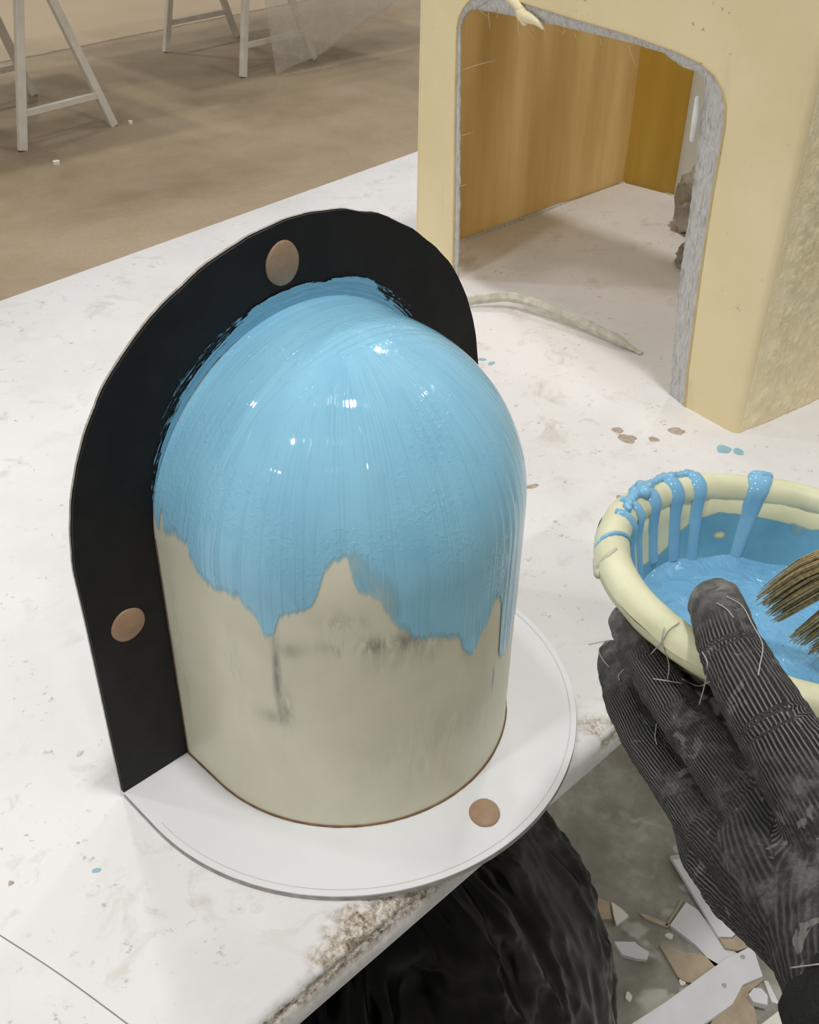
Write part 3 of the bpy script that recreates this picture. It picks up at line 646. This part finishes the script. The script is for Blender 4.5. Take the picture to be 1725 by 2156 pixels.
# ------------------------------------------------------------------ trestles
M_TRES = plain('cream_painted_wood', (.70, .665, .58), .5, .05, 20)
def trestle(feet1, ap1, feet2, ap2, label, over):
    c = np.mean(feet1 + feet2, axis=0); t_ = thing('trestle', (c[0], c[1], FLOOR), label, 'trestle', 'white trestles on the workshop floor')
    for (fa, fb), ap in ((feet1, ap1), (feet2, ap2)):
        for q in (fa, fb):
            d = Vector(ap) - Vector(q + (FLOOR,)); beam('leg', q + (FLOOR + .001,), Vector(q + (FLOOR,)) + d * .985, .024, .034, M_TRES, t_, up=(.95, .1, .3))
        a, b = Vector(fa + (FLOOR,)), Vector(fb + (FLOOR,)); k = .175; pa = a + (Vector(ap) - a) * k; pb = b + (Vector(ap) - b) * k
        beam('crossbar', pa, pb, .018, .026, M_TRES, t_)
    beam('top_beam', Vector(ap1) - (Vector(ap2) - Vector(ap1)) * .1, Vector(ap2) + (Vector(ap2) - Vector(ap1)) * .1, .05, .06, M_TRES, t_)
    if over:
        v, f = box_v(over[0], (1, 0, 0), (0, 1, 0), (0, 0, 1), over[1], over[2], .009); tag(bevel(obj('work_board', v, f, M_TRES, t_), .002, 1), 'board laid over the trestle top')
    return t_
trestle([(1.5475, 3.6417), (1.9915, 3.6961)], (1.722, 3.716, -.045), [(1.529, 4.288), (1.973, 4.3417)], (1.72, 4.30, -.045), 'white trestle at the upper left, nearest one, both front feet showing', ((1.55, 4.05, .0), .62, .5))
trestle([(2.8728, 3.9697), (3.3602, 4.0171)], (3.045, 4.06, -.03), [(2.878, 4.6274), (3.366, 4.675)], (3.07, 4.66, -.03), 'white trestle at the top centre with a sheer plastic sheet hanging over its right leg', ((3.15, 4.40, .014), .75, .45))
# sheer sheet
M_SHEET = NT('sheer_plastic'); t = M_SHEET
tr = t.n('ShaderNodeBsdfTransparent', i={'Color': (.96, .955, .94, 1)})
mx = t.n('ShaderNodeMixShader'); t.set(Base_Color=(.70, .67, .60, 1), Roughness=.4, Specular_IOR_Level=.4)
fr_ = t.math('ADD', .26, t.math('MULTIPLY', t.ramp(t.noise(16, 4, .6, .3), (.48, 0.), (.75, 1.)), .30))
t.L(fr_, mx.inputs[0]); t.L(tr.outputs[0], mx.inputs[1]); t.L(t.b.outputs[0], mx.inputs[2]); t.L(mx.outputs[0], t.out.inputs[0])
t.bump(t.noise(12, 2), .004, .3); M_SHEET = t.m
low = [(2.9545, -.9), (2.9989, -.797), (3.053, -.7772), (3.1192, -.7612), (3.3031, -.7227), (3.40, -.690), (3.4937, -.6497), (3.5909, -.607), (3.6891, -.5815), (3.7889, -.5534), (3.95, -.50)]
lx, lz = np.array(low).T; nu, nvv = 90, 60; V = []
for i in range(nu):
    k = i / (nu - 1)
    for j in range(nvv):
        h_ = j / (nvv - 1); xl = 2.9990 + (3.95 - 2.9990) * k; xu = 2.87 + (3.90 - 2.87) * k; zl = float(np.interp(xl, lx, lz)); zt_ = .03
        x = xl + (xu - xl) * h_; z = zl + (zt_ - zl) * h_; y = 3.86 + .010 * math.sin(x * 15) * (1 - h_ * .6) + .03 * nz(x * 3, z * 2, 5)
        
        V.append((x, y, z))
sh = obj('plastic_sheet', V, grid_faces(nu, nvv), M_SHEET, None, True, org=(3.4, 3.88, .03))
md = sh.modifiers.new('thickness', 'SOLIDIFY'); md.thickness = .0006
tag(sh, 'sheer whitish plastic sheet draped over the far trestle, its low corner touching the floor', 'plastic sheet')

# ------------------------------------------------------------------ bowl of paint
BC = Vector((.0570, -.2990, .2290)); BN = Vector((.1521, -.0109, .9883)).normalized(); B1 = Vector((0, 1, 0)).cross(BN).normalized(); B2 = BN.cross(B1)
def BP(r, a, h): return BC + BN * h + (B1 * math.cos(a) + B2 * math.sin(a)) * r
bowl_base = BC - BN * .078
M_BOWL = NT('pale_yellow_rubber'); t = M_BOWL; c = t.co()
n1 = t.noise(30, 5, .6, .3, c); n2 = t.noise(220, 4, .7, 0, c)
col = t.ramp(n1, (.3, (.60, .60, .38)), (.6, (.72, .71, .49)), (.8, (.75, .74, .54)))
col = t.mix(t.math('MULTIPLY', t.ramp(n2, (.66, 0.), (.71, 1.)), t.ramp(t.noise(22), (.52, 0.), (.6, .8))), col, (.16, .14, .09))
t.set(Base_Color=col, Roughness=.42, Specular_IOR_Level=.4); t.bump(n1, .0015, .4); M_BOWL = t.m
bowl = thing('mixing_bowl', tuple(bowl_base), 'pale yellow round mixing bowl with rolled rim, held by the gloved hand', 'bowl')
NA = 160
def lathe(prof, jit=0.):
    V = []
    for i in range(NA):
        a = 2 * PI * i / NA
        for k, (r, h) in enumerate(prof): V.append(tuple(BP(r + jit * fbm(math.cos(a) * 6, math.sin(a) * 6, k * .35, 3), a, h + jit * nz(math.cos(a) * 5, math.sin(a) * 5, 3 + k * .2))))
    return V, grid_faces(NA, len(prof), 0, True)
prof_o = [(.0006, -.078), (.040, -.078), (.052, -.075), (.062, -.066), (.073, -.045), (.0805, -.020), (.0835, -.008)]
prof_i = [(.0837, -.001), (.0818, -.010), (.079, -.020), (.0715, -.045), (.060, -.064), (.045, -.072), (.0006, -.072)]
v, f = lathe(prof_o + [(.0860, -.004), (.0855, -.001)] + prof_i, .0004); obj('shell', v, f, M_BOWL, bowl, True)
RR = .0085; pr = [(.0915 + RR * math.cos(2 * PI * k / 16), RR * .95 * math.sin(2 * PI * k / 16)) for k in range(17)]
v, f = lathe(pr, .0007); obj('rolled_rim', v, f, M_BOWL, bowl, True)
# dried lump on the rim
v, f = merge([tube([BP(.0985, math.radians(133), -.001), BP(.0995, math.radians(139), -.002)], [.0024, .0026], 8, 3), tube([BP(.0925, math.radians(135), .0080), BP(.0965, math.radians(137.5), .0062), BP(.0992, math.radians(138), .001)], [.0010, .0017, .002], 8, 3)]); v, f, _n = remesh('l', v, f, .0005, 6); obj('dried_lump', v, f, plain('dried_cream_paint', (.55, .54, .40), .6), bowl, True)
t = NT('liquid_blue_paint'); c = t.co()
n1 = t.noise(18, 4, .5, 1.2, c)
t.set(Base_Color=t.ramp(n1, (.3, (.15, .39, .63)), (.7, (.20, .47, .72))), Roughness=.06, Specular_IOR_Level=.5); t.bump(t.noise(60, 4, .55, 1.8, c), .005, .7); M_LIQ = t.m
pnt = thing('blue_paint', tuple(BC - BN * .06), 'pool of liquid light blue paint filling the pale yellow bowl', 'paint')
V = []; PH = -.035
nr = 40
for i in range(NA):
    a = 2 * PI * i / NA
    for j in range(nr):
        k = j / (nr - 1); r = .0755 * (1 - (1 - k) ** 1) * (1 + 0) ; x, y = r * math.cos(a), r * math.sin(a)
        h_ = PH + .0012 * fbm(x * 34, y * 34, 1, 3) + .0040 * max(0, k - .9) / .1 * (.6 + nz(math.cos(a) * 3, math.sin(a) * 3)) + .0016 * nz(x * 20 + 3, y * 45)
        V.append(tuple(BP(max(r, .0003), a, h_)))
obj('paint_surface', V, grid_faces(NA, nr, 0, True), M_LIQ, pnt, True)
# film of paint up the far wall with ragged upper edge
t = NT('thin_blue_paint'); c = t.co(); uvn = t.n('ShaderNodeTexCoord').outputs['UV']
st = t.n('ShaderNodeTexNoise', i={'Vector': t.n('ShaderNodeMapping', i={'Vector': uvn, 'Scale': (5, 60, 1)}).outputs[0], 'Scale': 1., 'Detail': 4.}).outputs['Fac']
pt = t.noise(28, 3, .5, .4, c)
t.set(Base_Color=t.ramp(pt, (.35, (.115, .33, .47)), (.65, (.19, .44, .62))), Roughness=.16)
t.set(Alpha=t.ramp(t.math('ADD', t.attr('cov'), t.math('MULTIPLY', t.math('SUBTRACT', t.math('ADD', t.math('MULTIPLY', st, .5), t.math('MULTIPLY', pt, .5)), .5), .9)), (.25, 0.), (.6, .96))); t.bump(st, .0008, .5); M_THIN = t.m
V, UV, CV = [], [], []; top_ed = [(0, .008), (20, .009), (35, .010), (50, .0095), (60, .0085), (66, .011), (70, .013), (76, .017), (84, .024), (92, .026), (100, .026), (108, .027), (116, .030), (125, .033), (180, .034), (215, .034), (300, .02), (330, .012), (360, .008)]
nj = 24
for i in range(NA + 1):
    a = 360 * i / NA; te = float(np.interp(a, *np.array(top_ed).T)) + .0012 * nz(a * .2, 3) + .0008 * nz(a * .6, 5)
    for j in range(nj):
        k = j / (nj - 1); dp = te + (.042 - te) * k; r = float(np.interp(dp, [.001, .010, .020, .045], [.0837, .0818, .079, .0715])) - .0004
        V.append(tuple(BP(r, math.radians(a), -dp))); UV.append((a / 60, dp)); CV.append(min(1, .2 + (dp - te) / .0022) * (1 - .75 * math.exp(-((a - 57) / 4) ** 2 - ((dp - .021) / .003) ** 2) - .4 * math.exp(-((a - 57) / 4) ** 2 - ((dp - .013) / .003) ** 2) - .55 * math.exp(-((a - 27) / 6) ** 2 - ((dp - .013) / .006) ** 2)))
obj('paint_film', V, grid_faces(NA + 1, nj), M_THIN, pnt, True, attrs={'cov': CV}, uv=UV)
t = NT('thick_blue_drip'); t.set(Base_Color=t.ramp(t.noise(40), (.3, (.19, .43, .64)), (.7, (.23, .49, .70))), Roughness=.1); M_DRIP = t.m
def drip(a0, w0, a1, w1, dep, ho=.0):
    """paint run over the rolled rim and down the inside wall"""
    V = []; path = []
    for ang in (100 + ho, 70 + ho, 90, 120, 150, 178)[2 if ho == 0 else 0:]:
        q = math.radians(ang); path.append((.0915 + (RR + .0004) * math.cos(q), (RR * .95 + .0004) * math.sin(q)))
    path = [(.0915 + (RR + .0004) * math.cos(math.radians(q)), (RR * .95 + .0004) * math.sin(math.radians(q))) for q in np.linspace(75 - ho, 185, 9)]
    for dp in np.linspace(.009, dep, 9): path.append((float(np.interp(dp, [.001, .010, .020, .045], [.0837, .0818, .079, .0715])) - .0002, -dp))
    n_ = len(path); M_ = 8
    for i, (r, h_) in enumerate(path):
        k = i / (n_ - 1); ac = math.radians(a0 + (a1 - a0) * k); wd = (w0 + (w1 - w0) * k) * (1 + .12 * nz(i * .5, a0)) * (.55 + .45 * float(sm(0, .12, k)))
        pr_, ph_ = path[max(i - 1, 0)], path[min(i + 1, n_ - 1)]; tx, th_ = ph_[0] - pr_[0], ph_[1] - pr_[1]; l = math.hypot(tx, th_); nx, nh = -th_ / l, tx / l
        if nx * (r - .0915) + nh * h_ < 0 and i < 9: nx, nh = -nx, -nh
        if i >= 9: nx, nh = -abs(nx), nh if nx < 0 else -nh
        for j in range(M_ + 1):
            u = -1 + 2 * j / M_; e = .0021 * math.sqrt(max(0, 1 - u * u)) - .0005
            V.append(tuple(BP(r + nx * e, ac + u * wd / .085, h_ + nh * e)))
    F = grid_faces(n_, M_ + 1)
    tag(fixn(obj('drip', V, F, M_DRIP, pnt, True)))
drip(113, .0028, 111.5, .0022, .034); drip(104, .0032, 103.5, .0036, .034, 10); drip(92, .0052, 92, .0046, .028, 30); drip(79, .0048, 79, .0050, .032, 35); drip(68, .0042, 69, .0046, .036, 30); drip(43, .0068, 49, .0042, .036, 30)
v, f = tube([BP(.0915 + .0088 * math.cos(math.radians(q)), math.radians(129 - (q - 40) * .05), .0085 * math.sin(math.radians(q))) for q in (20, 50, 80, 110, 140, 165, 185)], [.0007, .0011, .0012, .0012, .0011, .001, .0008], 6, 3); obj('drip', v, f, M_DRIP, pnt, True)
def rimblobs(lst):
    parts = [tube([BP(r, math.radians(a), h_), BP(r - .002, math.radians(a + 1.5), h_ + .0003)], [s_ * .9, s_ * .8], 10, 2) for (a, r, h_, s_) in lst]
    v, f = merge(parts); co_, F_, n_ = remesh('b', v, f, .0007, 8); obj('rim_paint', co_, F_, M_DRIP, pnt, True)
rimblobs(((108, .0905, .0086, .0024), (105, .0915, .0086, .0026), (102, .092, .0086, .0026), (99.5, .0925, .0086, .0028), (97, .0935, .0084, .0036), (94, .0905, .0088, .0040), (91.5, .095, .0080, .0038), (89, .093, .0086, .0030), (86.5, .094, .0083, .0024), (84, .0945, .0083, .0022), (81.5, .0955, .0078, .0028), (79, .0955, .0076, .0034), (76.5, .0945, .0083, .0030), (74, .0958, .0076, .0024), (71.5, .096, .0074, .0024), (69, .0962, .0073, .0030), (67, .0965, .0070, .0024)))
rimblobs(((40.5, .0962, .0072, .0034), (42.5, .0945, .0080, .0036), (44.5, .0955, .0076, .0034)))

# ------------------------------------------------------------------ brush
bt, bm_, bf = Vector((.0454, -.2962, .201)), Vector((.0501, -.3062, .2182)), Vector((.0559, -.3275, .2559)); bd = (bf - bt).normalized(); bs = bd.cross(Fx).normalized(); bu = bs.cross(bd)
br = thing('paint_brush', tuple(bt), 'paint brush with tan bristles dipping into the blue paint at the right edge', 'brush')
M_BRI = plain('tan_bristle', (.44, .34, .17), .5, .25, 500); parts = []
for k in range(420):
    u, v_ = random.uniform(-1, 1), random.uniform(-1, 1); sp_ = 1.25 if random.random() < .9 else 1.5
    base_ = bf + bs * (u * .017) + bu * (v_ * .006)
    spl = .004 if u > .1 else -.004
    tip = bt + bs * (u * .015 * sp_ + spl) + bu * (v_ * .004) + bd * (random.uniform(0, .012) + .010 * abs(u) + .006 * (1 - abs(u - .1)))
    parts.append(tube([base_, (base_ + tip) / 2 + bs * (u * .0035), tip], [.00055, .0005, .00022], 4, 2, cap=False))
v, f = merge(parts); obj('bristles', v, f, M_BRI, br)
v, f = tube([bf - bd * .002, bf + bd * .03], [.019, .017], 20, 3, flat=.45, nrm=bu); obj('ferrule', v, f, plain('dull_metal', (.35, .35, .34), .35), br, True)
v, f = tube([bf + bd * .028, bf + bd * .07, bf + bd * .15], [.013, .010, .008], 16, 5, flat=.6, nrm=bu); obj('handle', v, f, plain('wood_handle', (.35, .22, .11), .5), br, True)

# ------------------------------------------------------------------ gloved hand and arm
pers = thing('person', (-.1092, -.4146, .2289), 'person reaching in from the lower right, gloved left hand holding the bowl of blue paint', 'person')
thumb = [(-.020, -.2931, .2596), (-.0434, -.3169, .26), (-.0619, -.3469, .2564), (-.076, -.3863, .2403)]
index = [(-0.0213, -0.2555, 0.2256), (-0.0323, -0.275, 0.2207), (-0.0434, -0.2993, 0.2177), (-0.0646, -0.3471, 0.2163)]
middle = [(-0.0171, -0.2492, 0.197), (-0.0296, -0.2659, 0.1899), (-0.0411, -0.2878, 0.1867), (-0.0654, -0.3365, 0.1935)]
ring = [(-0.0138, -0.2813, 0.1631), (-0.0294, -0.2986, 0.1636), (-0.0396, -0.3124, 0.1664), (-0.0645, -0.3389, 0.1778)]
pinky = [(-.0274, -.3065, .149), (-.0365, -.317, .1581), (-.0462, -.325, .1676), (-.0633, -.3452, .1681)]
wrist = Vector((-.1092, -.4146, .2289)); fore = [(-.1384, -.4512, .2258), (-.1792, -.5002, .2358)]
chains = {'thumb': (thumb + [tuple(Vector(thumb[3]).lerp(wrist, .65))], [.0112, .0130, .0150, .019, .020]),
          'index': (index + [tuple(Vector(index[3]).lerp(wrist, .6))], [.0088, .0098, .0106, .0125, .015]),
          'middle': (middle + [tuple(Vector(middle[3]).lerp(wrist, .6))], [.0086, .0097, .0105, .0125, .015]),
          'ring': (ring + [tuple(Vector(ring[3]).lerp(wrist, .6))], [.0082, .0092, .0102, .013, .016]),
          'pinky': (pinky + [tuple(Vector(pinky[3]).lerp(wrist, .6))], [.0075, .0085, .0095, .012, .016])}
WEB = [(-0.0216, -0.2932, 0.215), (-0.0291, -0.311, 0.2105), (-0.0435, -0.3329, 0.2133), (-0.0592, -0.3538, 0.2218)]
def hand_parts(shrink=0.):
    ps = []
    for k, (P, r) in chains.items(): ps.append(tube(P, [q - shrink for q in r], 20, 6))
    ps.append(tube([Vector(index[3]).lerp(Vector(middle[3]), .5).lerp(wrist, .25), wrist.lerp(Vector(index[3]), .35), wrist], [.019 - shrink, .024 - shrink, .027 - shrink], 24, 6))
    ps.append(tube(WEB, [.009 - shrink, .0105 - shrink, .012 - shrink, .0135 - shrink], 20, 6))
    ps.append(tube([Vector(thumb[3]).lerp(Vector(index[3]), .45), wrist.lerp(Vector(thumb[3]), .5), wrist], [.012 - shrink, .021 - shrink, .025 - shrink], 24, 6))
    ps.append(tube([wrist, Vector(fore[0]).lerp(wrist, .4)], [.027 - shrink, .028 - shrink], 24, 6))
    return merge(ps)
v, f = hand_parts(); co, F, nr_ = remesh('g', v, f, .0011, 5)
# knit rib coordinate: angle about the nearest bone, measured from a shared side vector
best = np.full(len(co), 9e9); rib = np.zeros(len(co)); tipd = np.zeros(len(co)); alo = np.zeros(len(co))
side_v = np.array(Rx)
for key, (P, r) in chains.items():
    P = np.array([tuple(p) for p in P]); acc = 0
    for k in range(len(P) - 1):
        a, b = P[k], P[k + 1]; d = b - a; l = np.linalg.norm(d); d /= l
        u = np.clip((co - a) @ d, 0, l); q = co - (a + u[:, None] * d); dist = np.linalg.norm(q, axis=1) - (r[k] + (r[k + 1] - r[k]) * u / l)
        sv = side_v - d * (side_v @ d); sv /= np.linalg.norm(sv); tv = np.cross(d, sv)
        ang = np.arctan2(q @ sv, -(q @ tv)) * (r[min(k, 2)] * .5 + .007)
        w_ = dist < best; best[w_] = dist[w_]; rib[w_] = ang[w_]; tipd[w_] = (acc + u)[w_]; alo[w_] = (acc + u)[w_]
        acc += l
for i in range(len(co)):
    p = co[i]; k = .0007 * fbm(p[0] * 90, p[1] * 90, p[2] * 90, 3) + .00035 * fbm(p[0] * 320, p[1] * 320, p[2] * 320, 2)
    co[i] = p + nr_[i] * k
t = NT('dusty_black_knit'); c = t.co()
rb = t.attr('rib'); n1 = t.noise(28, 5, .65, .5, c); n2 = t.noise(130, 5, .7, .3, c)
wob = t.math('ADD', rb, t.math('MULTIPLY', t.noise(60, 3, .5, 0, c), .0012))
rs = t.math('SINE', t.math('MULTIPLY', wob, 2 * PI / .00165)); rs = t.math('MULTIPLY', t.math('ADD', rs, 1), .5)
tip_ = t.attr('tipd'); rmask = t.math('MULTIPLY', t.ramp(tip_, (.016, 0.), (.030, 1.)), t.math('MULTIPLY', t.ramp(n1, (.42, 1.), (.60, .15)), t.ramp(tip_, (.088, 1.), (.115, .35))))
dust = t.math('MULTIPLY', t.ramp(n1, (.44, .05), (.66, .6)), t.ramp(n2, (.42, .15), (.60, 1.)))
n3 = t.noise(75, 3, .6, .8, c); dust = t.math('MAXIMUM', dust, t.ramp(n3, (.61, 0.), (.64, .75)))
dust = t.math('ADD', dust, t.math('MULTIPLY', t.ramp(tip_, (.0, .85), (.030, 0.)), n2))
col = t.mix(dust, (.0125, .0122, .012), (.20, .19, .178))
col = t.mix(t.math('MULTIPLY', rmask, t.math('POWER', rs, 2.)), col, t.mix(.75, col, (.24, .23, .22)))
col = t.mix(t.math('MULTIPLY', rmask, t.math('SUBTRACT', 1., rs)), col, (.010, .010, .010))
t.set(Base_Color=col, Roughness=.75, Specular_IOR_Level=.25)
hb = t.math('ADD', t.math('MULTIPLY', t.math('MULTIPLY', rs, rmask), .5), t.math('ADD', t.math('MULTIPLY', n2, .5), t.math('MULTIPLY', n1, .5)))
t.bump(hb, .0012, .8); M_GLOVE = t.m
glove = obj('glove', co, F, M_GLOVE, pers, True, attrs={'rib': rib, 'tipd': tipd}); tag(glove, 'dusty dark grey ribbed work glove')
M_THREAD = plain('loose_grey_thread', (.42, .40, .36), .7)
for P in [[(-0.0271, -0.2637, 0.2019), (-0.044, -0.2855, 0.2276), (-0.0387, -0.2953, 0.2285)],
    [(-0.0376, -0.2815, 0.2501), (-0.0412, -0.2838, 0.2458), (-0.04, -0.2881, 0.2358), (-0.0419, -0.29, 0.2291)],
    [(-0.0322, -0.2849, 0.2517), (-0.0378, -0.2839, 0.2503), (-0.0412, -0.2834, 0.2455), (-0.0421, -0.2803, 0.2372)],
    [(-0.0515, -0.3064, 0.2625), (-0.0562, -0.3117, 0.2631), (-0.0564, -0.3128, 0.2534), (-0.0579, -0.3132, 0.2431)],
    [(-0.0276, -0.3, 0.2726), (-0.0262, -0.3066, 0.2709), (-0.0325, -0.3147, 0.271), (-0.0417, -0.3246, 0.2723), (-0.0541, -0.3305, 0.2737), (-0.0586, -0.3326, 0.2734)],
    [(-0.0256, -0.26, 0.203), (-0.0294, -0.2598, 0.2015), (-0.0312, -0.2618, 0.2009)],
    [(-0.0171, -0.2447, 0.2047), (-0.0217, -0.2428, 0.2014), (-0.0258, -0.2476, 0.2014), (-0.0285, -0.2537, 0.2017)],
    [(-0.0412, -0.249, 0.2209), (-0.0345, -0.2554, 0.2235)],
    [(-0.0374, -0.2871, 0.1971), (-0.0456, -0.2919, 0.1983), (-0.0488, -0.2951, 0.1986)],
    [(-0.1263, -0.3936, 0.2347), (-0.1294, -0.4012, 0.2494)],
    [(-0.0362, -0.2936, 0.2281), (-0.03, -0.2983, 0.2231), (-0.0593, -0.3157, 0.2583)],
    [(-0.0331, -0.2993, 0.2719), (-0.035, -0.3045, 0.2733), (-0.0377, -0.3093, 0.2736)]]:
    v, f = tube(P, [.00028] * len(P), 5, 6, cap=False); obj('thread', v, f, M_THREAD, glove, True)
w2 = wrist.lerp(Vector(fore[0]), .30)
v, f = tube([w2, fore[0], fore[1], (-.235, -.57, .255)], [.033, .039, .046, .052], 40, 14)
co2 = np.array([tuple(q) for q in v])
for i, p in enumerate(co2): co2[i] = p + .0022 * np.array((fbm(p[0] * 45, p[1] * 45, p[2] * 45, 3), fbm(p[0] * 45 + 9, p[1] * 45, p[2] * 45, 3), fbm(p[0] * 45, p[1] * 45 + 9, p[2] * 45, 3)))
sleeve = obj('sleeve', co2, f, plain('black_sleeve', (.012, .012, .012), .85, .2, 200, .001), pers, True); tag(sleeve, 'black sleeve')

# ------------------------------------------------------------------ drop bookkeeping keys
for o in COL.objects:
    if '_o' in o: del o['_o']
